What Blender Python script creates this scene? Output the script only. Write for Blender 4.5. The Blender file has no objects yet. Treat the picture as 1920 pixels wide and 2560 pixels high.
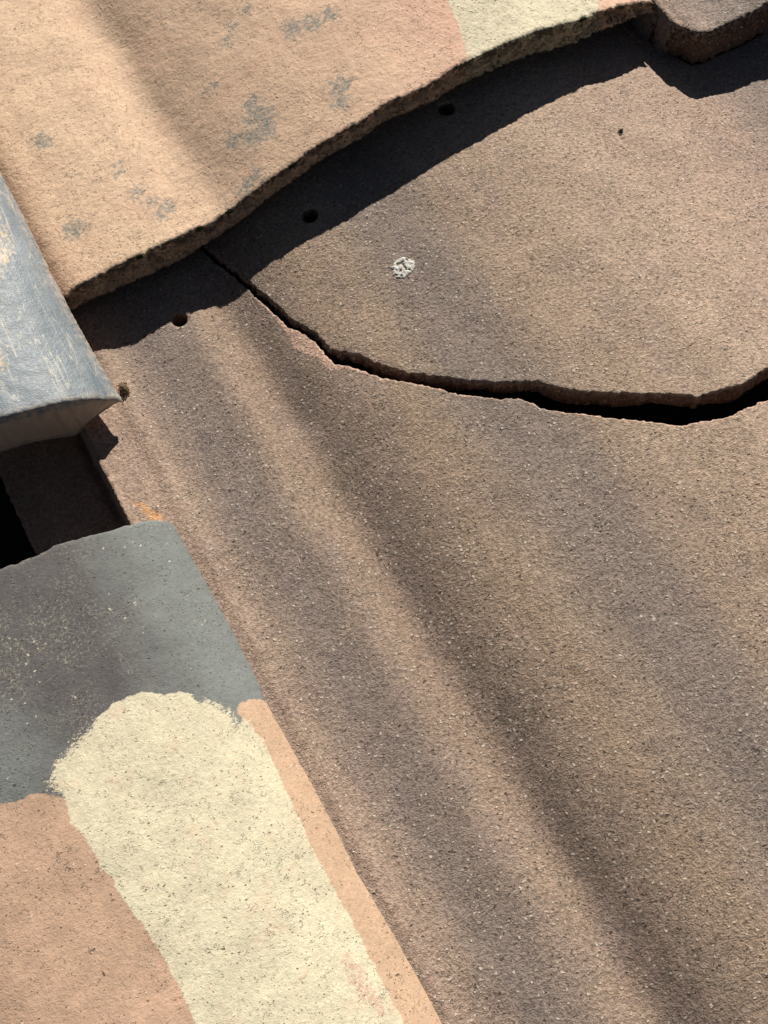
import bpy, math, random
import numpy as np
from mathutils import Matrix, Vector, noise
from mathutils.geometry import delaunay_2d_cdt

SC = bpy.context.scene
COL = SC.collection
MM = 0.001
R_ = math.radians

# ------------------------------------------------------------------ camera
FPX = 3000.0                      # focal length in pixels of the 1920 x 2560 photograph
TH, BE, RO = R_(25), R_(-8), R_(31.6)
n = np.array([math.sin(BE), -math.sin(TH), 0.0]); n[2] = math.sqrt(1 - n @ n)
Yp = np.array([0, 1.0, 0]) - n[1] * n; Yp /= np.linalg.norm(Yp)
Xp = np.cross(Yp, n)
CR = math.cos(RO) * Xp - math.sin(RO) * Yp
CU = math.sin(RO) * Xp + math.cos(RO) * Yp
CC = n * FPX * 0.18               # camera position in mm
cam_d = bpy.data.cameras.new('camera')
cam = bpy.data.objects.new('camera', cam_d); COL.objects.link(cam)
M = Matrix.Identity(4)
for i in range(3):
    M[i][0] = CR[i]; M[i][1] = CU[i]; M[i][2] = n[i]; M[i][3] = CC[i] * MM
cam.matrix_world = M
cam_d.sensor_fit = 'VERTICAL'; cam_d.sensor_height = 24.0
cam_d.lens = 24.0 * FPX / 2560.0
cam_d.clip_start = 0.01; cam_d.clip_end = 200
SC.camera = cam

# ------------------------------------------------------------------ light
SUN = Vector((0.95, 1.15, 1.0)).normalized()
w = bpy.data.worlds.new('World'); SC.world = w; w.use_nodes = True
nt = w.node_tree
sky = nt.nodes.new('ShaderNodeTexSky'); sky.sky_type = 'NISHITA'; sky.sun_disc = False
sky.sun_elevation = math.asin(SUN.z); sky.sun_rotation = math.atan2(SUN.x, SUN.y)
bg = nt.nodes['Background']; bg.inputs[1].default_value = 0.019
nt.links.new(sky.outputs[0], bg.inputs[0])
sd_ = bpy.data.lights.new('sun', 'SUN'); sd_.energy = 5.0; sd_.angle = R_(0.5); sd_.color = (1.0, 0.955, 0.88)
sun = bpy.data.objects.new('sun', sd_); COL.objects.link(sun)
sun.rotation_euler = SUN.to_track_quat('Z', 'Y').to_euler()
SC.view_settings.view_transform = 'Standard'
SC.view_settings.look = 'None'
SC.view_settings.exposure = 0.30

# ------------------------------------------------------------------ helpers: photograph pixel -> point on the roof (mm)
def ray(px, py):
    return -n * FPX + CR * (px - 960) + CU * (1280 - py)
def at(px, py, zf):
    d = ray(px, py); z = 5.0
    for _ in range(14):
        p = CC + (z - CC[2]) / d[2] * d
        z = zf if not callable(zf) else 0.5 * z + 0.5 * float(zf(p[0], p[1]))
    return (p[0], p[1])
def trace(pts, zf, ox=0, oy=0, k=1.0):
    return [at(ox + x / k, oy + y / k, zf) for x, y in pts]

def resample(poly, step, closed=True):
    P = [np.array(p, float) for p in poly]
    if closed: P.append(P[0])
    out = []
    for a, b in zip(P[:-1], P[1:]):
        m = max(1, int(round(np.linalg.norm(b - a) / step)))
        for i in range(m): out.append(a + (b - a) * i / m)
    if not closed: out.append(P[-1])
    return np.array(out)
def inside(P, poly):
    x, y = P[:, 0], P[:, 1]; r = np.zeros(len(P), bool)
    q = np.asarray(poly); a = q; b = np.roll(q, -1, 0)
    for (x1, y1), (x2, y2) in zip(a, b):
        if y1 == y2: continue
        c = ((y1 > y) != (y2 > y)) & (x < (x2 - x1) * (y - y1) / (y2 - y1) + x1)
        r ^= c
    return r
def dist(P, poly, closed=True):
    q = np.asarray(poly, float); a = q; b = np.roll(q, -1, 0)
    if not closed: a, b = q[:-1], q[1:]
    d = np.full(len(P), 1e9)
    for p, s in zip(a, b):
        v = s - p; L = v @ v
        if L < 1e-12: continue
        t = np.clip(((P - p) @ v) / L, 0, 1)
        d = np.minimum(d, np.hypot(*(P - p - t[:, None] * v).T))
    return d
def sdist(P, poly):
    d = dist(P, poly); return np.where(inside(P, poly), d, -d)
def nz(x, y, z=0.0): return noise.noise(Vector((x, y, z)))
def interp(tab):
    X = np.array([t[0] for t in tab], float); Z = np.array([t[1] for t in tab], float)
    m = np.gradient(Z, X)
    def f(x, y=0):
        x = np.clip(x, X[0], X[-1]); i = np.clip(np.searchsorted(X, x) - 1, 0, len(X) - 2)
        h = X[i + 1] - X[i]; t = (x - X[i]) / h
        return ((2*t**3 - 3*t**2 + 1) * Z[i] + (t**3 - 2*t**2 + t) * h * m[i]
                + (-2*t**3 + 3*t**2) * Z[i + 1] + (t**3 - t**2) * h * m[i + 1])
    return f

def make_tile(name, outline, ztop, zbot, mat, origin, holes=(), grid=2.0, bevel=1.6, bz=1.2,
              rough=0.5, jit=0.25, attrs=None, wave=0.25, seed=0, region=None, nring=9, lipchip=0.0):
    """one closed slab: fine top sheet over the outline, rough wall rings, underside"""
    rnd = random.Random(seed)
    B = resample(outline, 1.1)
    area = 0.5 * np.sum(B[:, 0] * np.roll(B[:, 1], -1) - np.roll(B[:, 0], -1) * B[:, 1])
    if area < 0: B = B[::-1].copy()
    T = np.roll(B, -1, 0) - np.roll(B, 1, 0); T /= np.linalg.norm(T, axis=1)[:, None] + 1e-9
    N = np.stack([T[:, 1], -T[:, 0]], 1)       # outward
    for i, p in enumerate(B):
        a = jit * (nz(p[0] * .45, p[1] * .45, seed) * 1.6 + nz(p[0] * 1.3, p[1] * 1.3, seed + 5) * .9)
        B[i] = p + N[i] * a
    loops = [B]
    for h in holes: loops.append(np.array(h))
    verts = []; edges = []
    for L in loops:
        s = len(verts); m = len(L)
        verts += [Vector((p[0], p[1])) for p in L]
        edges += [(s + i, s + (i + 1) % m) for i in range(m)]
    lo, hi = B.min(0), B.max(0)
    G = []
    j = 0; y = lo[1]
    while y < hi[1]:
        x = lo[0] + (grid / 2 if j % 2 else 0)
        while x < hi[0]:
            G.append((x + rnd.uniform(-.25, .25) * grid, y + rnd.uniform(-.25, .25) * grid)); x += grid
        y += grid * .87; j += 1
    G = np.array(G)
    G = G[inside(G, B)]
    dB = dist(G, B)
    G = G[dB > bevel * 1.1]
    for off in (0.35, 0.7, 1.1):
        Q = (B - N * bevel * off)[::(1 if off < .9 else 2)]
        Q = Q[inside(Q, B)]; Q = Q[dist(Q, B) > bevel * off * .75]
        G = np.vstack([G, Q]) if len(G) else Q
    for h in holes:
        h = np.array(h); G = G[~inside(G, h)]; G = G[dist(G, h) > .5]
    verts += [Vector((p[0], p[1])) for p in G]
    vo, eo, fo, *_ = delaunay_2d_cdt(verts, edges, [], 0, 1e-5)
    V = np.array([(v.x, v.y) for v in vo]); F = np.array([f for f in fo if len(f) == 3])
    c = V[F].mean(1); ok = inside(c, B)
    for h in holes: ok &= ~inside(c, np.array(h))
    F = F[ok]
    a = V[F[:, 0]]; b = V[F[:, 1]]; cc = V[F[:, 2]]
    cr = (b[:, 0]-a[:, 0])*(cc[:, 1]-a[:, 1]) - (b[:, 1]-a[:, 1])*(cc[:, 0]-a[:, 0])
    F = F[np.abs(cr) > 1e-7]; cr = cr[np.abs(cr) > 1e-7]
    F[cr < 0] = F[cr < 0][:, ::-1]
    used = np.unique(F); re = -np.ones(len(V), int); re[used] = np.arange(len(used))
    V = V[used]; F = re[F]; nT = len(V)
    d = dist(V, B)
    for h in holes: d = np.minimum(d, dist(V, np.array(h)) + .8)
    z = ztop(V[:, 0], V[:, 1])
    wv = np.array([nz(p[0]*.045, p[1]*.03, seed) * 2.2 + nz(p[0]*.15, p[1]*.15, seed+3) * .7 + nz(p[0]*.5, p[1]*.5, seed+7)*.28 for p in V])
    z = z + wave * wv
    t = np.clip(1 - d / bevel, 0, 1)
    chip = np.array([0.7 + 0.9 * abs(nz(p[0]*.25, p[1]*.25, seed+9)) * 2 for p in V])
    z = z - bz * (1 - np.sqrt(np.maximum(0, 1 - t * t * .96))) * chip
    ztp = z
    # boundary
    ec = {}
    for f in F:
        for u, v in ((f[0], f[1]), (f[1], f[2]), (f[2], f[0])):
            k = (min(u, v), max(u, v)); ec.setdefault(k, []).append((u, v))
    be = [e[0] for e in ec.values() if len(e) == 1]
    nxt = {}; nrm = np.zeros((nT, 2))
    for u, v in be:
        tt = V[v] - V[u]; tt = tt / (np.linalg.norm(tt) + 1e-9); o = np.array([tt[1], -tt[0]])
        nrm[u] += o; nrm[v] += o
    bv = sorted({q for e in be for q in e})
    idx = {v: i for i, v in enumerate(bv)}
    nr = nrm[bv]; nr /= np.linalg.norm(nr, axis=1)[:, None] + 1e-9
    zb_all = np.minimum(zbot(V[:, 0], V[:, 1]) + 0 * ztp, ztp - .4)
    P = [np.column_stack([V, ztp])]
    wall = [np.zeros(nT)]; src = [np.arange(nT)]
    base = nT; rings = []
    bvA = np.array(bv)
    for k in range(1, nring + 1):
        f = k / nring
        zz = ztp[bvA] * (1 - f) + zb_all[bvA] * f
        th = ztp[bvA] - zb_all[bvA]
        xy = V[bvA].copy()
        out = np.zeros(len(bvA))
        for i, q in enumerate(bvA):
            s = nz(xy[i, 0]*.35, xy[i, 1]*.35, zz[i]*.35 + seed) + .6*nz(xy[i, 0]*.9, xy[i, 1]*.9, zz[i]*.9 + seed)
            out[i] = -lipchip * max(0, nz(xy[i, 0]*.11, xy[i, 1]*.11, zz[i]*.25 + seed) - .05) * math.sin(math.pi * f) * 3 + min(th[i] * .1, .5) * math.sin(math.pi * min(f*1.3, 1)) + rough * s * min(1, th[i] / 4) - (.9 if f > .95 else 0)
        xy = xy + nr * out[:, None]
        P.append(np.column_stack([xy, zz])); wall.append(np.full(len(bvA), f)); src.append(bvA)
        rings.append(base); base += len(bvA)
    # underside
    P.append(np.column_stack([V, zb_all])); wall.append(np.ones(nT)); src.append(np.arange(nT)); ub = base
    faces = [tuple(f) for f in F]
    for u, v in be:
        pu, pv = u, v
        for rb in rings:
            qu, qv = rb + idx[u], rb + idx[v]
            faces.append((pv, pu, qu, qv)); pu, pv = qu, qv
        faces.append((pv, pu, ub + u, ub + v))
    faces += [(ub + f[2], ub + f[1], ub + f[0]) for f in F]
    P = np.vstack(P); W = np.concatenate(wall); S = np.concatenate(src)
    ox = np.array(origin, float)
    me = bpy.data.meshes.new(name)
    me.from_pydata([tuple(p) for p in (P - ox) * MM], [], [tuple(int(i) for i in f) for f in faces])
    me.update()
    for p in me.polygons: p.use_smooth = True
    at_ = me.attributes.new('co', 'FLOAT_VECTOR', 'POINT'); at_.data.foreach_set('vector', P.astype(np.float32).ravel())
    A = {'wall': W, 'edge': d[S]}
    if attrs:
        for k, fn in attrs.items(): A[k] = fn(V)[S]
    for k, v in A.items():
        q = me.attributes.new(k, 'FLOAT', 'POINT'); q.data.foreach_set('value', v.astype(np.float32))
    me.materials.append(mat)
    o = bpy.data.objects.new(name, me); COL.objects.link(o)
    o.location = tuple(ox * MM)
    return o

def tag(o, label, cat, group=None):
    o['label'] = label; o['category'] = cat
    if group: o['group'] = group
    return o

# ------------------------------------------------------------------ material language
class Mt:
    def __init__(s, name):
        s.m = bpy.data.materials.new(name); s.m.use_nodes = True; s.t = s.m.node_tree
        s.b = s.t.nodes['Principled BSDF']; s.co = s.attr('co', 'Vector')
    def nd(s, t, **k):
        q = s.t.nodes.new(t)
        for a, b in k.items(): setattr(q, a, b)
        return q
    def put(s, sock, v):
        if hasattr(v, 'is_linked'): s.t.links.new(v, sock)
        elif isinstance(v, tuple) and len(v) == 3 and sock.type == 'RGBA': sock.default_value = (*v, 1)
        else: sock.default_value = v
    def attr(s, name, out='Fac'):
        q = s.nd('ShaderNodeAttribute'); q.attribute_name = name; return q.outputs[out]
    def ma(s, op, a, b=0.0, clamp=False):
        q = s.nd('ShaderNodeMath', operation=op, use_clamp=clamp); s.put(q.inputs[0], a); s.put(q.inputs[1], b); return q.outputs[0]
    def mix(s, f, a, b, mode='MIX'):
        q = s.nd('ShaderNodeMix', data_type='RGBA', blend_type=mode)
        s.put(q.inputs[0], f); s.put(q.inputs[6], a); s.put(q.inputs[7], b); return q.outputs[2]
    def scale(s, v, sc):
        q = s.nd('ShaderNodeVectorMath', operation='MULTIPLY'); s.put(q.inputs[0], v); q.inputs[1].default_value = sc; return q.outputs[0]
    def noise(s, sc, det=2.0, ro=.5, off=0.0, st=(1, 1, 1), dist=0.0):
        v = s.scale(s.co, st)
        if off:
            q = s.nd('ShaderNodeVectorMath', operation='ADD'); s.put(q.inputs[0], v); q.inputs[1].default_value = (off, off*.7, off*.3); v = q.outputs[0]
        q = s.nd('ShaderNodeTexNoise'); s.put(q.inputs['Vector'], v); q.inputs['Scale'].default_value = sc
        q.inputs['Detail'].default_value = det; q.inputs['Roughness'].default_value = ro; q.inputs['Distortion'].default_value = dist
        return q.outputs['Fac']
    def vor(s, sc, feat='F1', st=(1, 1, 1), off=0.0):
        v = s.scale(s.co, st)
        # wobble so that cells are not round
        nq = s.nd('ShaderNodeTexNoise'); s.put(nq.inputs['Vector'], v); nq.inputs['Scale'].default_value = sc * 1.6
        a = s.nd('ShaderNodeVectorMath', operation='MULTIPLY_ADD'); s.put(a.inputs[0], nq.outputs['Color'])
        k = .9 / sc; a.inputs[1].default_value = (k, k, k); s.put(a.inputs[2], v)
        q = s.nd('ShaderNodeTexVoronoi', feature=feat); q.inputs['Scale'].default_value = sc
        b2 = s.nd('ShaderNodeVectorMath', operation='ADD'); s.put(b2.inputs[0], a.outputs[0]); b2.inputs[1].default_value = (off, off, off)
        s.put(q.inputs['Vector'], b2.outputs[0])
        return q.outputs['Distance'], q.outputs['Color']
    def sep(s, v):
        q = s.nd('ShaderNodeSeparateXYZ'); s.put(q.inputs[0], v); return q.outputs
    def rng(s, v, a, b, c=0.0, d=1.0, smooth=False):
        q = s.nd('ShaderNodeMapRange'); q.interpolation_type = 'SMOOTHSTEP' if smooth else 'LINEAR'
        s.put(q.inputs[0], v)
        for i, x in enumerate((a, b, c, d)): q.inputs[i + 1].default_value = x
        return q.outputs[0]
    def ramp(s, f, stops, interp='EASE'):
        q = s.nd('ShaderNodeValToRGB'); q.color_ramp.interpolation = interp
        e = q.color_ramp.elements
        while len(e) < len(stops): e.new(0.5)
        for i, (p, c) in enumerate(stops): e[i].position = p; e[i].color = (*c, 1) if len(c) == 3 else c
        s.put(q.inputs[0], f); return q.outputs[0]
    def bump(s, h, dist_, st=1.0, nrm=None):
        q = s.nd('ShaderNodeBump'); q.inputs['Distance'].default_value = dist_; q.inputs['Strength'].default_value = st
        s.put(q.inputs['Height'], h)
        if nrm is not None: s.put(q.inputs['Normal'], nrm)
        return q.outputs[0]
    def specks(s, sc, thr, rad, off=0.0, st=(1, 1, 1), band=None):
        """sparse irregular flecks: 1 inside a fleck"""
        d, c = s.vor(sc, st=st, off=off); r = s.sep(c)[0]
        if band is not None: r = s.ma('ADD', r, band)
        a = s.rng(r, thr, thr + .02)
        b = s.rng(d, rad, rad * .6)
        return s.ma('MULTIPLY', a, b, True)
    def done(s, col, rough, nrm=None, spec=.3):
        s.put(s.b.inputs['Base Color'], col); s.put(s.b.inputs['Roughness'], rough)
        s.b.inputs['Specular IOR Level'].default_value = spec
        if nrm is not None: s.put(s.b.inputs['Normal'], nrm)
        return s.m

def grain(m, col, bumpmm=.55, dark=.45, light=.35, fine=1.0, lightcol=(.66, .57, .47), pits=.93, lt=.90, fis=.6, ft=.56, ps=.36, pr=.26, big=.9, p2=0.0, mod=None):
    """sandy concrete: fine grain colour + relief, short fissures, open pits and pale sand grains"""
    g1 = m.noise(.62 * fine, 3, .7); g2 = m.noise(1.7, 2, .6, 31); g3 = m.noise(.13, 3, .65, 77)
    v = m.rng(g1, .32, .68, 1 - dark * .6, 1 + light * .6)
    v2 = m.rng(g2, .3, .7, 1 - dark * .4, 1 + light * .4)
    v3 = m.ma('MULTIPLY', m.rng(g3, .3, .7, .93, 1.07), m.rng(m.noise(.028, 4, .65, 121), .35, .65, .94, 1.06))
    k = m.ma('MULTIPLY', m.ma('MULTIPLY', v, v2), v3)
    q = m.nd('ShaderNodeVectorMath', operation='SCALE'); m.put(q.inputs[0], col); m.put(q.inputs['Scale'], k); col = q.outputs[0]
    pt = m.noise(.035, 3, .6, 13)
    patch = m.rng(pt, .35, .65, -.10, .10)
    if mod is not None: patch = m.ma('ADD', patch, mod)
    f1 = m.ma('ABSOLUTE', m.ma('SUBTRACT', m.noise(.42, 2, .6, 51, st=(.8, 1.3, 1), dist=.6), .5))
    fm = m.rng(m.ma('ADD', m.noise(.30, 2, .6, 57), m.ma('MULTIPLY', patch, .5)), ft, ft + .06)
    f = m.ma('MULTIPLY', m.rng(f1, .028, .008), fm)
    f2 = m.ma('MULTIPLY', m.rng(f1, .030, .062, 0, 1), m.rng(f1, .11, .062, 0, 1))
    pit = m.specks(ps, pits, pr, 5, st=(1, 1.5, 1), band=patch)
    lf = m.specks(.5, lt, .34, 17, band=patch)
    lf2 = m.specks(.26, .975, .16, 23)
    clus = m.rng(m.noise(.022, 3, .6, 103, st=(1, .7, 1)), .38, .64, -.13, .13)
    big_pit = m.specks(.20, .93, .15, 111, st=(1, 1.3, 1), band=clus)
    pitc = m.ma('MAXIMUM', m.ma('MAXIMUM', m.ma('MULTIPLY', f, fis), pit), big_pit)
    if p2:
        q2 = m.specks(.95, p2, .30, 37, st=(1.3, .8, 1), band=m.rng(m.noise(.06, 3, .6, 83), .35, .65, -.10, .10))
        pitc = m.ma('MAXIMUM', pitc, m.ma('MULTIPLY', q2, .8))
    col = m.mix(m.ma('MULTIPLY', pitc, .66), col, (.07, .045, .03))
    lc = m.ma('MAXIMUM', m.ma('MULTIPLY', lf, .6), m.ma('MULTIPLY', lf2, big))
    lc = m.ma('MAXIMUM', lc, m.ma('MULTIPLY', m.ma('MULTIPLY', f2, fm), .28 * fis))
    col = m.mix(lc, col, lightcol)
    h = m.ma('ADD', g1, m.ma('MULTIPLY', g2, .45))
    h = m.ma('SUBTRACT', h, m.ma('MULTIPLY', pitc, .9))
    h = m.ma('ADD', h, m.ma('MULTIPLY', lf, .4))
    return col, m.bump(h, bumpmm * MM), pitc

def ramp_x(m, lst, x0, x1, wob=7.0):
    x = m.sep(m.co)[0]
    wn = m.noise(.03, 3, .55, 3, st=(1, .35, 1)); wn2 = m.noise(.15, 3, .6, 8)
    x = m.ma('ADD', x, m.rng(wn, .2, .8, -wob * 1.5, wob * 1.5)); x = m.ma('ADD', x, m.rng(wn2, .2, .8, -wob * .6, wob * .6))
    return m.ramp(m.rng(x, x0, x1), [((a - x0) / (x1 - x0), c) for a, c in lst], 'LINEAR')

# ------------------------------------------------------------------ materials
def mat_main(broken=False):
    m = Mt('brown_concrete')
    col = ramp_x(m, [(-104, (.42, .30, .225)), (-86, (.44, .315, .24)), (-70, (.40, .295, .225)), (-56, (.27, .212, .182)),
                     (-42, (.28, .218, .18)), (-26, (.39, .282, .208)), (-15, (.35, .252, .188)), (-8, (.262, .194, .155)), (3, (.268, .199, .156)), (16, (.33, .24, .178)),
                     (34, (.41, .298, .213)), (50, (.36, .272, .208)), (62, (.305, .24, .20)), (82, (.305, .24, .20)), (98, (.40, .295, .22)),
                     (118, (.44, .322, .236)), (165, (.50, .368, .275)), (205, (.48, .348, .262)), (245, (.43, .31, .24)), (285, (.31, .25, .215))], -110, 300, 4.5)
    # purple / olive / rusty clouding of the pigment
    c1 = m.rng(m.noise(.06, 3, .6, 41, st=(1, .6, 1)), .50, .68)
    col = m.mix(m.ma('MULTIPLY', c1, .30), col, (.33, .245, .225))
    c2 = m.rng(m.noise(.05, 3, .6, 91, st=(1, .5, 1)), .52, .7)
    col = m.mix(m.ma('MULTIPLY', c2, .15), col, (.38, .30, .20))
    c3 = m.rng(m.noise(.05, 3, .6, 141), .55, .72)
    col = m.mix(m.ma('MULTIPLY', c3, .20), col, (.46, .32, .235))
    # freshly broken clay-coloured edge
    raw = m.ma('ADD', m.attr('raw'), m.rng(m.noise(.5, 3, .6, 55), .2, .8, -.8, .8))
    rm = m.rng(raw, 0, .35)
    col = m.mix(rm, col, (.62, .41, .31))
    om = m.rng(m.ma('ADD', m.attr('orange'), m.rng(m.noise(.35, 3, .6, 66), .2, .8, -1.5, 1.5)), -.4, 1.2)
    col = m.mix(m.ma('MULTIPLY', om, .85), col, (.72, .39, .17))
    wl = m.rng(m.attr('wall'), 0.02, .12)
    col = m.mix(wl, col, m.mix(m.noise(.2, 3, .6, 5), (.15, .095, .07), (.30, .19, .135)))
    e = m.rng(m.ma('ADD', m.attr('edge'), m.rng(m.noise(.4, 3, .6, 62), .2, .8, -1.6, 1.6)), .2, 2.4, 1, 0)
    d = m.ma('MULTIPLY', m.ma('MULTIPLY', e, m.rng(m.noise(.45, 3, .65, 71), .44, .54)), m.rng(m.attr('wall'), .12, .6, 1, .2))
    d = m.ma('MULTIPLY', d, m.attr('grime'))
    col = m.mix(m.ma('MULTIPLY', d, .85), col, (.04, .035, .024))
    col, nr, p = grain(m, col, .80, .62, .5, 1, (.80, .70, .58), .87, .79, .75, .572, .42, .30, .9, 0, m.ma('ADD', m.rng(m.sep(m.co)[0], -66, -84, 0, -.12), m.ma('MULTIPLY', m.rng(m.ma('ABSOLUTE', m.ma('SUBTRACT', m.sep(m.co)[0], 5)), 6, 22, 1, 0), .07)))
    return m.done(col, .93, nr, .2)

def stain_mask(m, name, sc=.35, amp=2.2, soft=.5, off=0, fray=None):
    nn = m.rng(m.noise(sc, 4, .65, off + 3), .25, .75, -amp, amp)
    if fray:
        nf = m.rng(m.noise(.9, 4, .8, off + 5, st=(.55, 1, 1), dist=1.0), .3, .7, -5, 4)
        nn = m.ma('ADD', nn, m.ma('MULTIPLY', nf, m.attr(fray)))
    s = m.ma('ADD', m.attr(name), nn)
    return m.rng(s, -soft, soft)

def mat_tan():
    m = Mt('tan_painted_concrete')
    col = ramp_x(m, [(-90, (.72, .50, .335)), (-40, (.76, .54, .37)), (0, (.74, .52, .36)), (25, (.62, .43, .30)),
                     (60, (.68, .475, .33)), (110, (.72, .49, .345)), (150, (.73, .47, .34)), (260, (.72, .47, .34))], -100, 270, 5)
    c = m.rng(m.noise(.04, 3, .6, 41), .5, .7)
    col = m.mix(m.ma('MULTIPLY', c, .4), col, (.70, .44, .31))
    c = m.rng(m.noise(.09, 4, .65, 21), .52, .75)
    col = m.mix(m.ma('MULTIPLY', c, .3), col, (.55, .40, .27))
    sm = stain_mask(m, 'salmon', .3, 1.5, 2.0, 11)
    col = m.mix(m.ma('MULTIPLY', sm, .2), col, (.72, .44, .33))
    gm = stain_mask(m, 'stain', .34, 4.2, 1.3)
    gm = m.ma('MULTIPLY', gm, m.rng(m.noise(.5, 4, .8, 9), .36, .54))
    col = m.mix(m.ma('MULTIPLY', gm, .85), col, (.24, .25, .225))
    cm = stain_mask(m, 'cream', .3, .8, .35, 7)
    ccol = m.mix(m.rng(m.noise(.07, 3, .6), .35, .7), (.72, .645, .465), (.68, .60, .435))
    col = m.mix(cm, col, ccol)
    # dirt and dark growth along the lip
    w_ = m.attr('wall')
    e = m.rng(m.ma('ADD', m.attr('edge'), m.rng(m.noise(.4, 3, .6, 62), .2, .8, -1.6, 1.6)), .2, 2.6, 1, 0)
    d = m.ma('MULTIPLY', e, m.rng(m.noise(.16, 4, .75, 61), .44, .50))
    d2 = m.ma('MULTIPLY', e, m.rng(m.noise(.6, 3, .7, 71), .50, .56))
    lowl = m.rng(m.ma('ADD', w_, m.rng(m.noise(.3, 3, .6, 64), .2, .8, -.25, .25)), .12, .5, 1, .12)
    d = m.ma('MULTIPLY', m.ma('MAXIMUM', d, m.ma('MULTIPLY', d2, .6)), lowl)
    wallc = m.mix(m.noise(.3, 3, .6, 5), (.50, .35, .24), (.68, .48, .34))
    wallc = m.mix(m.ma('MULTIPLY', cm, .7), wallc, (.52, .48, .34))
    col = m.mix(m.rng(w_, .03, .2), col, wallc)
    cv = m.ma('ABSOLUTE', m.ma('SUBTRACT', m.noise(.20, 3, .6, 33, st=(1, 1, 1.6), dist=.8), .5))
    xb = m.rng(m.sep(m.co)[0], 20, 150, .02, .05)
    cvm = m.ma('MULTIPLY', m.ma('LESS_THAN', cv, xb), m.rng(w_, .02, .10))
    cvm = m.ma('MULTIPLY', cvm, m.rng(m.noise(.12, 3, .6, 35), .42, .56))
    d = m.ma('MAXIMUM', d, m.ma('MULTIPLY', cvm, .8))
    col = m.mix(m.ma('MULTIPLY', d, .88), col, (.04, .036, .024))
    col, nr, p = grain(m, col, .42, .18, .14, .8, (.86, .72, .54), .84, .965, .6, .575, .50, .27, .4, .86)
    big = m.bump(m.ma('ADD', m.noise(.25, 3, .6, 4), m.ma('MULTIPLY', m.vor(.35)[0], m.rng(w_, 0, .2, 0, -2.6))), .5 * MM, 1, nr)
    big = m.bump(m.ma('MULTIPLY', cvm, -1.0), 1.2 * MM, 1, big)
    return m.done(col, .9, big, .25)

def mat_patch():
    m = Mt('patch_painted_concrete')
    base = m.mix(m.rng(m.ma('ADD', m.attr('gray'), m.rng(m.noise(.08, 4, .6), .2, .8, -9, 9)), -17, 15), (.110, .101, .099), (.20, .212, .20))
    pl = m.rng(m.noise(.9, 4, .75, 8), .53, .64)
    pl = m.ma('MULTIPLY', pl, m.rng(m.noise(.055, 3, .6, 15), .40, .62))
    pl = m.ma('MULTIPLY', pl, m.rng(m.attr('gray'), -2, -14))
    base = m.mix(m.ma('MULTIPLY', pl, .8), base, (.38, .36, .27))
    sm = stain_mask(m, 'salmon', .35, .9, .3, 11)
    sc = m.mix(m.rng(m.noise(.05, 4, .6, 19), .35, .68), (.55, .36, .25), (.47, .315, .215))
    col = m.mix(sm, base, sc)
    pm = stain_mask(m, 'peach', .35, .9, .3, 13)
    col = m.mix(pm, col, m.mix(m.noise(.12, 3, .6), (.58, .395, .255), (.54, .37, .255)))
    cm = stain_mask(m, 'cream', .35, .75, .25, 7, 'fray')
    cc = m.mix(m.rng(m.noise(.06, 4, .6, 33), .35, .65), (.67, .605, .43), (.63, .56, .40))
    cc = m.mix(m.ma('MULTIPLY', m.rng(m.noise(.10, 4, .65, 43), .56, .72), .5), cc, (.66, .47, .33))
    col = m.mix(cm, col, cc)
    wm = stain_mask(m, 'worn', .8, 3.2, .5, 17)
    col = m.mix(m.ma('MULTIPLY', wm, m.rng(m.noise(.7, 4, .7, 27, st=(2, .6, 1)), .42, .55)), col, (.60, .41, .31))
    w_ = m.attr('wall')
    col = m.mix(m.ma('MULTIPLY', m.rng(w_, .1, .4), .8), col, (.2, .13, .09))
    dust = m.ma('MULTIPLY', m.rng(m.noise(.9, 3, .7, 67), .55, .66), m.rng(m.noise(.09, 3, .6, 69), .42, .62))
    col = m.mix(m.ma('MULTIPLY', m.ma('MULTIPLY', dust, cm), .75), col, (.34, .32, .22))
    col, nr, p = grain(m, col, .38, .18, .14, .9, (.78, .69, .55), .88, .99, .5, .585, .50, .25, .1, .90)
    return m.done(col, .88, nr, .25)

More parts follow.
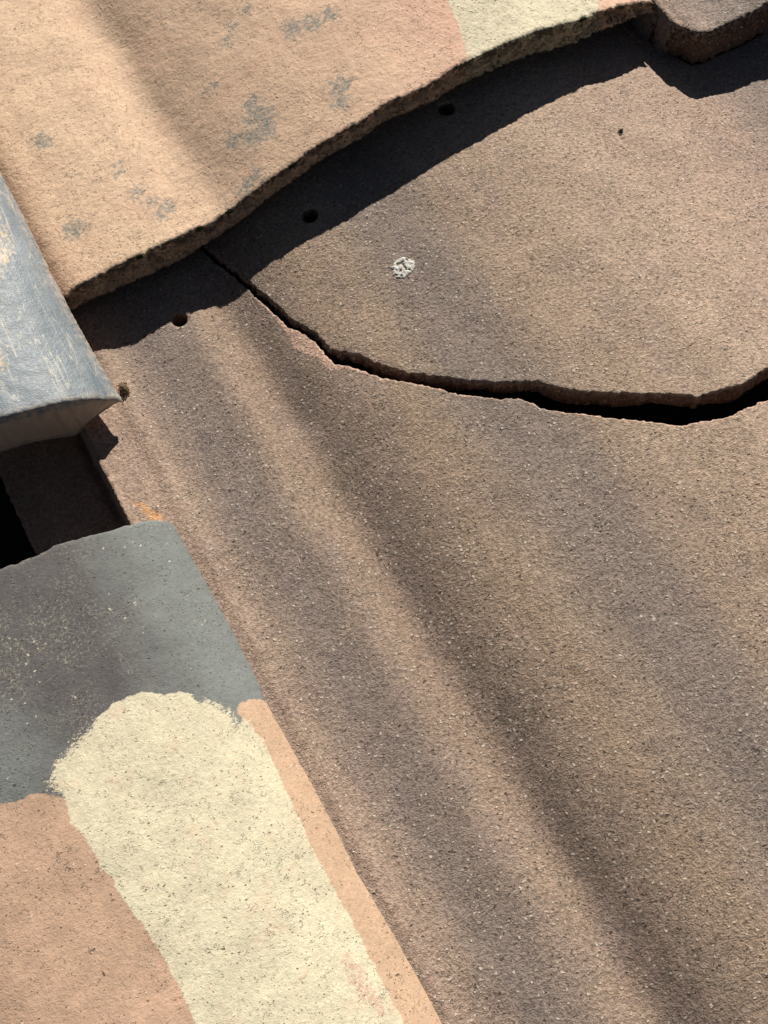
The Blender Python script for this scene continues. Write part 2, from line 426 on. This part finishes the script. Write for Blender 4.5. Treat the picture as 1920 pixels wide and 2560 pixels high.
def mat_slate():
    m = Mt('grey_glazed_concrete')
    st = m.noise(.16, 5, .7, 3, st=(1.6, .22, 1)); st2 = m.noise(.9, 3, .7, 9, st=(1.3, .35, 1))
    col = m.mix(m.rng(st, .35, .65), (.115, .150, .178), (.19, .218, .235))
    k = m.ma('MULTIPLY', m.rng(st2, .54, .70), m.rng(m.noise(.07, 3, .6, 29), .35, .6))
    col = m.mix(m.ma('MULTIPLY', k, .5), col, (.42, .41, .34))
    ln = m.rng(m.ma('ABSOLUTE', m.ma('SUBTRACT', m.noise(.11, 2, .5, 39, st=(1.5, .14, 1)), .5)), .011, .002)
    col = m.mix(m.ma('MULTIPLY', ln, .6), col, (.5, .46, .36))
    bm = m.ma('MULTIPLY', stain_mask(m, 'bare', .4, 5.0, .9, 5), m.rng(m.noise(.5, 4, .7, 6, st=(1.4, .4, 1)), .40, .56))
    col = m.mix(bm, col, m.mix(m.noise(.3), (.50, .34, .23), (.52, .45, .30)))
    e = m.ma('MULTIPLY', m.rng(m.attr('edge'), 0, 5, 1, 0), m.rng(m.noise(.35, 4, .7, 49), .38, .62))
    col = m.mix(m.ma('MULTIPLY', e, .75), col, (.52, .42, .33))
    w_ = m.attr('wall')
    wc = m.mix(m.noise(.12, 3, .6), (.38, .31, .25), (.54, .44, .35))
    col = m.mix(m.rng(m.ma('ADD', w_, m.rng(m.noise(.2, 3, .6), .2, .8, -.06, .06)), .1, .16), col, wc)
    g = m.noise(1.2, 3, .6); g2 = m.noise(.3, 3, .6, 5)
    nr = m.bump(m.ma('ADD', g, m.ma('MULTIPLY', g2, 1.5)), .18 * MM)
    return m.done(col, m.rng(st2, .3, .7, .42, .6), nr, .5)

def mat_simple(name, c1, c2, sc, rough=.9, bmm=.3):
    m = Mt(name)
    q = m.nd('ShaderNodeTexCoord'); s = m.nd('ShaderNodeVectorMath', operation='SCALE'); m.put(s.inputs[0], q.outputs['Object']); s.inputs['Scale'].default_value = 1000
    m.co = s.outputs[0]
    nn = m.noise(sc, 4, .65)
    col = m.mix(m.rng(nn, .35, .65), c1, c2)
    return m.done(col, rough, m.bump(nn, bmm * MM), .2)

# ------------------------------------------------------------------ profiles across the slope (mm)
P_MAIN = interp([(-150, -18), (-135, -16.5), (-125, -15.5), (-110, -15), (-105.5, -14), (-103.5, 3.6), (-100, 4.4), (-90, 3.9), (-84, 3.5), (-79, 4.3), (-73, 3.3), (-62, 3.2), (-46, 4.5), (-34, 5.4),
                 (-24, 4.4), (-14, 3.6), (-7, 5.4), (1, 8.6), (12, 12.0), (28, 15.2), (50, 18.6), (75, 21.8), (100, 24.2),
                 (130, 26), (160, 26), (190, 23), (215, 17.5), (235, 12), (255, 7), (275, 5), (300, 6), (340, 12)])
z_main = lambda x, y=0: P_MAIN(x)
z_up = lambda x, y=0: P_MAIN(x) + 1.6 + np.clip((x - 0) / 150, 0, 1) * 1.2
P_TAN = interp([(-170, 8), (-92, 16), (-84, 18.4), (-79, 21.6), (-60, 25.2), (-40, 27.2), (-20, 27.9), (-4, 28.2), (7, 29.5), (18, 33.0), (30, 36.8), (44, 40.4), (58, 43.6),
                (75, 46.5), (95, 49.3), (120, 51.3), (150, 52.8), (170, 52.4), (190, 49.8), (210, 46), (232, 41), (245, 36.6), (253, 33), (300, 25)])
z_tan = lambda x, y=0: P_TAN(x) - 2.6 * np.clip((np.asarray(y) - 152) / 90, 0, 1) * np.exp(-((np.asarray(x) - 1) / 13.0) ** 2)
P_TANB = interp([(-170, 4), (-110, 5), (-78, 6.5), (-60, 7.4), (-40, 8), (-20, 9.2), (0, 13.4), (12, 16), (31, 22.9), (51, 28.3), (71, 32), (95, 35),
                 (134, 36), (160, 36), (180, 33.5), (202, 29.5), (220, 27.3), (243, 24.5), (253, 22.6), (300, 15)])
P_SL = interp([(-220, 42), (-190, 46.5), (-165, 47.5), (-150, 46.5), (-131, 43.2), (-120, 39.9), (-109, 35.5), (-95, 28.2), (-85.4, 21), (-80.5, 16), (-70, 8)])
P_SLB = interp([(-220, 24), (-165, 24), (-140, 20.6), (-125, 16.8), (-115, 11.6), (-106, 6.6), (-99, 10.6), (-88, 13.8), (-80, 14.2), (-70, 14)])
z_sl = lambda x, y=0: P_SL(x) + .12 * np.clip(np.asarray(y) - 106, 0, 150)
P_LL = interp([(-300, 20), (-250, 36), (-200, 43), (-175, 41.5), (-156, 38.6), (-141, 35.6), (-126, 32.4), (-116, 29), (-103, 23.2), (-96, 19.2), (-89, 13.2), (-86, 9.6), (-83, 6.6), (-75, 2)])
z_ll = lambda x, y=0: P_LL(x)

Y0 = 143.0
# ------------------------------------------------------------------ the broken tile: lower piece and upper piece
Z4 = (500, 640, 2.37); Z5 = (1200, 740, 2.304); Z1 = (0, 0, 1.728); Z2 = (960, 0, 1.728); Z3 = (0, 640, 2.37); Z6 = (0, 1240, 1.676); Z7 = (960, 1240, 1.676)
low4 = [(-60, -110), (70, 22), (200, 120), (330, 245), (410, 310), (470, 370), (520, 420), (600, 450), (680, 510), (740, 580), (800, 640), (860, 650), (930, 665), (1000, 695), (1070, 725), (1180, 740), (1290, 760), (1420, 785), (1540, 820)]
low5 = [(0, 575), (110, 595), (220, 585), (290, 615), (370, 650), (480, 665), (600, 680), (720, 700), (900, 715), (1060, 728), (1150, 750), (1230, 730), (1330, 720), (1430, 700), (1500, 665), (1659, 595), (1850, 480), (2100, 300)]
up4 = [(-50, -125), (110, 12), (230, 100), (380, 225), (430, 265), (490, 315), (520, 355), (600, 400), (700, 470), (740, 510), (770, 550), (850, 570), (950, 585), (1030, 625), (1130, 660), (1240, 690), (1400, 710), (1520, 725)]
up5 = [(0, 490), (150, 495), (270, 492), (340, 490), (430, 520), (560, 545), (700, 555), (880, 562), (1080, 565), (1180, 565), (1250, 580), (1340, 550), (1500, 510), (1590, 455), (1659, 410), (1850, 300), (2100, 110)]
crack_low = trace(low4, z_main, *Z4) + trace(low5, z_main, *Z5)
crack_up = trace(up4, z_up, *Z4) + trace(up5, z_up, *Z5)
TOPY = 232.0
def head(pt, nxt_):      # extend the crack straight up to the head of the tile
    d = np.array(pt) - np.array(nxt_); d = d / np.linalg.norm(d); d = (d + np.array([-.35, .9])); t = (TOPY - pt[1]) / d[1]
    return (pt[0] + d[0] * t, TOPY)
hl = head(crack_low[0], crack_low[1]); hu = (hl[0] + 1.0, TOPY)
out_low = [(-150, 232), hl] + crack_low + [(crack_low[-1][0] + 25, crack_low[-1][1] + 12), (345, -10), (345, -330), (-148, -330)]
out_up = [hu] + crack_up + [(crack_up[-1][0] + 25, crack_up[-1][1] + 14), (345, 130), (345, 232)]
def hole(px, py, zf, r=4.4):
    cx, cy = at(px, py, zf)
    return [(cx + r * math.cos(a) * (1 + .05 * math.sin(3 * a)), cy + r * math.sin(a)) for a in np.linspace(0, 2 * math.pi, 20, endpoint=False)]
raw_poly = trace([(340, 245), (420, 330), (470, 390), (520, 440), (560, 540), (640, 580), (710, 600), (745, 650), (800, 665), (870, 655), (1000, 690), (1060, 715),
                  (1060, 700), (930, 640), (800, 610), (740, 550), (680, 480), (600, 420), (520, 390), (420, 280)], z_main, *Z4)
raw_line = np.array(crack_low[3:])
or_poly = trace([(775, 1440), (830, 1450), (880, 1485), (950, 1530), (1020, 1575), (900, 1570), (840, 1520), (800, 1480)], z_main, *Z3)
def a_raw(V):
    return np.maximum(sdist(V, raw_poly) * .8 + .8, .55 - dist(V, raw_line, False) * .9)
MAIN = mat_main()
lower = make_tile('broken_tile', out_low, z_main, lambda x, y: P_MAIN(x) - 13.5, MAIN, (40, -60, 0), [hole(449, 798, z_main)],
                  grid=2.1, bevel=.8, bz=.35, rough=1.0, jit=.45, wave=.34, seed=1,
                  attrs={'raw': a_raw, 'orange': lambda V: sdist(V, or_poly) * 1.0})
tag(lower, 'large brown concrete roof tile, the long piece below the crack, with darker lengthwise ripples', 'tile', 'weathered brown pieces of the cracked tile')
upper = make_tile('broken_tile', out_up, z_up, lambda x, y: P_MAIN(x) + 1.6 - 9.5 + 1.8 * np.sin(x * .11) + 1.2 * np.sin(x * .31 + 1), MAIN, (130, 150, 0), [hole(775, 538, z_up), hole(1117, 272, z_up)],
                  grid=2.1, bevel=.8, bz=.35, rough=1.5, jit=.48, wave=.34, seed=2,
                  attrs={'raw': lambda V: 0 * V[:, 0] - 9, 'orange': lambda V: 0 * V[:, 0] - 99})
tag(upper, 'snapped off brown tile piece above the crack, with a white bird dropping on it', 'tile', 'weathered brown pieces of the cracked tile')

# ------------------------------------------------------------------ tan tile over the head of the broken one
tanT = [(-40, 835), (174, 726), (255, 683), (336, 642), (405, 613), (463, 584), (527, 558), (567, 532), (613, 498), (665, 457), (729, 414), (781, 373), (856, 330), (903, 304), (960, 263),
        (1006, 243), (1070, 217), (1139, 168), (1209, 136), (1261, 110), (1319, 87), (1377, 69), (1446, 52), (1498, 29), (1562, 14), (1620, 3), (1637, 8)]
te = trace(tanT, z_tan)
Yt = float(np.mean([p[1] for p in te[1:]]))
te = [(p[0], p[1] * .8 + Yt * .2 if i > 0 else p[1]) for i, p in enumerate(te)]
Ym = float(np.mean([p[1] for p in te[1:]]))
TL = -91
te = te[1:]
out_tan = [(TL, te[0][1] + .5)] + te + [(te[-1][0] + .6, te[-1][1] + 12), (te[-1][0] + .8, 520), (TL, 520)]
cream_tan = trace([(270, -400), (278, 0), (300, 60), (325, 120), (345, 180), (358, 255), (330, 320), (600, 320), (960, 100), (928, 45), (922, 0), (900, -400)], z_tan, *Z2)
salm_tan = trace([(60, -300), (60, 0), (120, 120), (200, 200), (345, 260), (345, 180), (300, 60), (278, 0), (270, -300)], z_tan, *Z2)
st_z1 = [(1120, 500, 75), (1150, 555, 60), (1090, 600, 48), (1010, 610, 45), (1475, 370, 55), (1470, 430, 50), (1270, 125, 55), (1350, 100, 50), (1430, 60, 40),
         (980, 180, 28), (1000, 110, 24), (1060, 40, 30), (1110, 750, 38), (1060, 800, 40), (520, 705, 20), (590, 830, 45), (650, 870, 30), (725, 895, 38), (700, 930, 30), (510, 745, 20),
         (320, 990, 55), (920, 375, 22), (190, 610, 50), (1090, 445, 40)]
st_pts = [(*at(x / 1.728, y / 1.728, z_tan), r / 1.728 * .18) for x, y, r in st_z1]
def a_stain(V):
    o = np.full(len(V), -20.0)
    for x, y, r in st_pts: o = np.maximum(o, (r - np.hypot(V[:, 0] - x, V[:, 1] - y)) * .75)
    return o
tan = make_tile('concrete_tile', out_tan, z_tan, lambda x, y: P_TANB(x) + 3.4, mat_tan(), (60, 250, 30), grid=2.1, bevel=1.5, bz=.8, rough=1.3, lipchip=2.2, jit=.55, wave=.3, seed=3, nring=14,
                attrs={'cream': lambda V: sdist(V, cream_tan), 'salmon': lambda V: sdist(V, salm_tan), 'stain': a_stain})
tag(tan, 'thick tan painted roof tile with grey smudges and a cream patch', 'tile', 'whole tiles around the cracked one')

# ------------------------------------------------------------------ brownish neighbour at the top right
P_NB = interp([(200, 11), (247, 12.5), (252.4, 13.5), (254.6, 27.5), (259, 29.5), (275, 29), (300, 30), (340, 36)])
nbf = trace([(960, 150), (985, 160), (1010, 185)], lambda x, y: 12.5, *Z2) + trace([(1050, 188), (1110, 175), (1160, 150)], lambda x, y: 13.0, *Z2)
nbt = trace([(1172, 130), (1220, 112), (1290, 115), (1355, 150), (1420, 131), (1455, 112), (1560, 65), (1659, 18), (1800, -50), (2000, -150)], lambda x, y: 29.5, *Z2)
out_nb = [(215, nbf[0][1] + 8)] + nbf + nbt + [(nbt[-1][0] + 10, 430), (215, 430)]
mnb = MAIN
nb = make_tile('concrete_tile', out_nb, lambda x, y: P_NB(x), lambda x, y: np.where(x < 255, 5.5, 9.0), mnb, (290, 250, 20), grid=2.1, bevel=1.8, bz=1.3, rough=1.5, jit=.6, wave=.4, seed=4,
               attrs={'raw': lambda V: 0 * V[:, 0] - 9, 'orange': lambda V: 0 * V[:, 0] - 99, 'grime': lambda V: np.clip((V[:, 0] - 245) / 8, 0, 1)})
tag(nb, 'mauve brown roof tile with a chipped front lip, right beside the tan tile end', 'tile', 'whole tiles around the cracked one')

# ------------------------------------------------------------------ blue grey tile at the left
slf = trace([(302, 999), (292, 996), (270, 995), (211, 1000), (127, 1014), (63, 1029), (0, 1047)], z_sl)
sle = trace([(0, 430), (60, 545), (124, 680), (190, 805), (250, 912), (278, 960), (300, 990)], lambda x, y: z_sl(-80.5, y))
ys = float(np.mean([p[1] for p in slf]))
dx = (sle[0][0] - sle[-1][0]) / (sle[0][1] - sle[-1][1])
out_sl = sle[::-1] + [(sle[0][0] + dx * 150, sle[0][1] + 150), (-222, sle[0][1] + 150), (-222, slf[-1][1] + 1)] + slf[::-1]
bare = trace([(-60, 440), (0, 545), (20, 580), (35, 640), (0, 700)], z_sl) ; bare2 = trace([(-40, 850), (0, 870), (12, 900), (0, 940), (-40, 960)], z_sl)
slate = make_tile('concrete_tile', out_sl, z_sl, lambda x, y: P_SLB(x) + .12 * np.clip(y - 106, 0, 150), mat_slate(), (-150, 220, 30), grid=2.1, bevel=2.2, bz=1.3, rough=.5, jit=.25, wave=.4, seed=5, nring=12,
                  attrs={'bare': lambda V: np.maximum(sdist(V, bare), sdist(V, bare2))})
tag(slate, 'smooth blue grey glazed roof tile, its front corner touching the brown moss', 'tile', 'whole tiles around the cracked one')

# ------------------------------------------------------------------ patch painted tile at the lower left
llt = trace([(715, 106), (680, 99), (600, 103), (530, 118), (470, 140), (400, 155), (300, 182), (220, 205), (160, 245), (110, 262), (60, 283), (0, 300)], z_ll, *Z6)
lle = trace([(1750, 2020), (1609, 1770), (1500, 1590), (1400, 1390), (1300, 1200), (1170, 970), (1108, 858), (1082, 785), (1040, 700), (960, 540), (870, 380), (790, 240), (735, 140)], lambda x, y: 7.0, *Z6)
out_ll = [(-300, -330), (lle[0][0] + 2, -330)] + lle + llt + [(-300, llt[-1][1] + 2)]
cream_ll = trace([(600, 818), (650, 826), (690, 835), (750, 818), (800, 825), (830, 862), (870, 848), (930, 890), (965, 905), (990, 930), (985, 960), (1040, 925), (1060, 975), (1100, 1020), (1160, 1150), (1250, 1340), (1320, 1500), (1420, 1680),
                  (1500, 1830), (1560, 1950), (1640, 2110), (1720, 2260), (1900, 2600), (1000, 2600), (830, 2230), (780, 2120), (700, 1960), (620, 1830), (540, 1720), (480, 1630), (480, 1600), (430, 1570),
                  (390, 1480), (350, 1420), (300, 1370), (270, 1260), (215, 1230), (215, 1170), (230, 1120), (300, 1040), (345, 1000), (385, 970), (400, 930), (445, 900), (460, 878), (520, 850)], z_ll, *Z6)
salm_ll = trace([(-500, 1320), (0, 1292), (70, 1280), (130, 1248), (210, 1250), (240, 1262), (400, 1262), (1000, 2000), (1100, 2700), (-500, 2700)], z_ll, *Z6)
peach_ll = trace([(985, 890), (1010, 868), (1060, 850), (1125, 862), (1250, 900), (1900, 2100), (2100, 2600), (1600, 2600), (1300, 1500), (1060, 1000)], z_ll, *Z6)
worn_ll = trace([(1440, 1900), (1500, 1960), (1560, 2050), (1640, 2180), (1600, 2180), (1500, 2100), (1450, 2000)], z_ll, *Z6)
gl = np.array(trace([(420, 140), (450, 240), (510, 340), (590, 480), (640, 620), (690, 740), (730, 900), (760, 1500)], z_ll, *Z6))
def a_gray(V):
    X_ = np.interp(V[:, 1], gl[::-1, 1], gl[::-1, 0])
    a = V[:, 0] - X_
    p = at(0, 1240 + 1150 / 1.676, z_ll); b = 16 - np.hypot(V[:, 0] - p[0], (V[:, 1] - p[1]) * .8)
    return np.maximum(a, b)
fr_pts = [(*at(x / 1.676, 1240 + y / 1.676, z_ll), r) for x, y, r in [(310, 1040, 9), (200, 1200, 8), (930, 890, 10), (1000, 950, 5), (360, 980, 5), (1500, 2000, 5)]]
def a_fray(V):
    o = np.zeros(len(V))
    for x, y, r in fr_pts: o = np.maximum(o, np.clip(1.4 - np.hypot(V[:, 0] - x, V[:, 1] - y) / r, 0, 1))
    return o
ll = make_tile('concrete_tile', out_ll, z_ll, lambda x, y: np.where(x > -100, 4.9, P_LL(x) - 14), mat_patch(), (-160, -120, 10), grid=2.1, bevel=2.2, bz=1.0, rough=.3, jit=.22, wave=.35, seed=6,
               attrs={'cream': lambda V: sdist(V, cream_ll), 'salmon': lambda V: sdist(V, salm_ll), 'peach': lambda V: sdist(V, peach_ll),
                      'worn': lambda V: sdist(V, worn_ll), 'gray': a_gray, 'fray': a_fray})
tag(ll, 'roof tile patched in cream, salmon and dark grey paint, at the lower left', 'tile', 'whole tiles around the cracked one')

# ------------------------------------------------------------------ small things
def leaf_clump(name, centre, rad, nleaf, mat, seed, size=(.5, 1.1)):
    rnd = random.Random(seed); vs = []; fs = []
    for i in range(nleaf):
        while True:
            p = Vector((rnd.uniform(-1, 1), rnd.uniform(-1, 1), rnd.uniform(0, 1)))
            if .45 < p.length < 1: break
        c = Vector((p.x * rad[0], p.y * rad[1], p.z * rad[2]))
        d = (p + Vector((rnd.uniform(-.6, .6), rnd.uniform(-.6, .6), rnd.uniform(-.3, .6)))).normalized()
        s = d.cross(Vector((rnd.random(), rnd.random(), rnd.random()))).normalized()
        L = rnd.uniform(*size); W = L * .35; k = len(vs)
        vs += [c, c + d * L * .5 + s * W, c + d * L, c + d * L * .5 - s * W + d.cross(s) * W * .6]
        fs += [(k, k + 1, k + 2, k + 3)]
    # lumpy soil core
    import bmesh
    bm = bmesh.new(); bmesh.ops.create_icosphere(bm, subdivisions=3, radius=1)
    for v in bm.verts:
        q = 1 + .28 * noise.noise(v.co * 2.2 + Vector((seed, 0, 0)))
        v.co = Vector((v.co.x * rad[0] * .8 * q, v.co.y * rad[1] * .8 * q, max(-.3, v.co.z) * rad[2] * .8 * q))
    k = len(vs); vs += [v.co.copy() for v in bm.verts]; fs += [tuple(k + v.index for v in f.verts) for f in bm.faces]; bm.free()
    me = bpy.data.meshes.new(name); me.from_pydata([tuple(v * MM) for v in vs], [], fs); me.materials.append(mat)
    o = bpy.data.objects.new(name, me); COL.objects.link(o); o.location = tuple(np.array(centre) * MM)
    return o
lip = lambda x: float(np.interp(x, [p[0] for p in te], [p[1] for p in te]))
MOSS = mat_simple('dried_moss', (.13, .095, .05), (.26, .19, .12), .9)
DARK_MOSS = mat_simple('dark_moss', (.018, .022, .010), (.05, .055, .022), .8)
mx, my = at(311, 975, z_main)
tag(leaf_clump('moss_clump', (mx, my, float(z_main(mx)) - .3), (2.5, 4.0, 4.2), 230, MOSS, 3, (.4, 1.0)), 'small dry brown moss clump at the corner of the blue grey tile', 'moss')
for i, (x, y, r, lab) in enumerate([(600, 1092, 2.8, 'dark moss in a notch of the tan tile edge, nearest the blue grey tile'),
                                    (990, 905, 2.6, 'dark moss tuft on the tan tile lip just above the start of the crack'),
                                    (870, 1000, 2.0, 'thin dark moss strip under the tan tile lip, left of the crack'),
                                    (1262, 712, 2.0, 'faint green moss dot on the middle of the tan tile edge')]):
    cx, cy = at(x / 1.728, y / 1.728, z_tan); cy = lip(cx)
    o = leaf_clump('moss_clump', (cx, cy + .6, float(z_tan(cx)) - 1.5), (r * 1.2, r * .6, 1.7), 110, DARK_MOSS, 10 + i, (.3, .7))
    tag(o, lab, 'moss', 'dark moss along the tan tile lip')
for i, (x, y, r, lab) in enumerate([(845, 72, 2.8, 'dark moss line at the cream patch edge, nearest the top right tile'),
                                    (312, 275, 2.0, 'dark moss spot where the cream patch ends on the tile lip')]):
    cx, cy = at(960 + x / 1.728, y / 1.728, z_tan); cy = lip(cx)
    o = leaf_clump('moss_clump', (cx, cy + .6, float(z_tan(cx)) - 1.4), (r * 1.5, r * .45, 1.5), 90, DARK_MOSS, 20 + i, (.3, .7))
    tag(o, lab, 'moss', 'dark moss along the tan tile lip')

cx, cy = at(1552, 328, z_up)
tag(leaf_clump('plant_crumb', (cx, cy, float(z_up(cx)) + .1), (1.3, 1.0, .9), 26, DARK_MOSS, 41, (.5, 1.2)), 'tiny dark plant crumb lying alone on the pale right half of the upper cracked piece', 'debris')

# bird dropping: thin broken crust
def dropping():
    cx, cy = at(1007, 670, z_up); rnd = random.Random(5); import bmesh
    bm = bmesh.new()
    rr = 7.4; N_ = 56
    g = {}
    for i in range(N_):
        for j in range(N_):
            x = (i / (N_ - 1) - .5) * 2 * rr; y = (j / (N_ - 1) - .5) * 2 * rr
            a = math.atan2(y, x); r = math.hypot(x, y)
            lim = 5.7 + 1.0 * nz(math.cos(a) * 1.5, math.sin(a) * 1.5, 4) + .8 * nz(math.cos(a) * 4, math.sin(a) * 4, 9)
            th = nz(x * .55, y * .55, 7) + .5 * nz(x * 1.3, y * 1.3, 3)
            if r < lim and th > -.34:
                h = .12 + .42 * max(0, th + .34) * min(1, (lim - r) / 1.2)
                g[i, j] = bm.verts.new((x, y, float(z_up(cx + x) - z_up(cx)) + h + .12))
    for (i, j) in list(g):
        q = [g.get(k) for k in ((i, j), (i + 1, j), (i + 1, j + 1), (i, j + 1))]
        if all(q): bm.faces.new(q)
    loose = [v for v in bm.verts if not v.link_faces]; bmesh.ops.delete(bm, geom=loose, context='VERTS')
    r = bmesh.ops.extrude_face_region(bm, geom=list(bm.faces))
    for v in [q for q in r['geom'] if isinstance(q, bmesh.types.BMVert)]: pass
    top = {v for v in r['geom'] if isinstance(v, bmesh.types.BMVert)}
    for v in bm.verts:
        if v not in top: v.co.z -= .9
    bmesh.ops.recalc_face_normals(bm, faces=bm.faces)
    bmesh.ops.scale(bm, vec=(MM, MM, MM), verts=bm.verts)
    me = bpy.data.meshes.new('bird_dropping'); bm.to_mesh(me); bm.free()
    for p in me.polygons: p.use_smooth = True
    me.materials.append(mat_simple('dried_dropping', (.50, .47, .41), (.76, .74, .67), .8, .8, .4))
    o = bpy.data.objects.new('bird_dropping', me); COL.objects.link(o); o.location = (cx * MM, cy * MM, float(z_up(cx)) * MM)
    tag(o, 'dried white bird dropping on the upper piece of the cracked tile', 'bird dropping')
dropping()

# ------------------------------------------------------------------ what lies under the tiles
def sheet(name, z, s, mat):
    me = bpy.data.meshes.new(name); me.from_pydata([(-s, -s, 0), (s, -s, 0), (s, s, 0), (-s, s, 0)], [], [(0, 1, 2, 3)])
    me.materials.append(mat); o = bpy.data.objects.new(name, me); COL.objects.link(o); o.location = (0, 0, z); o['kind'] = 'structure'
    return o
sheet('roof_underlay', -.075, 1.5, mat_simple('black_roofing_felt', (.010, .010, .010), (.018, .017, .016), .3, .95, .5))
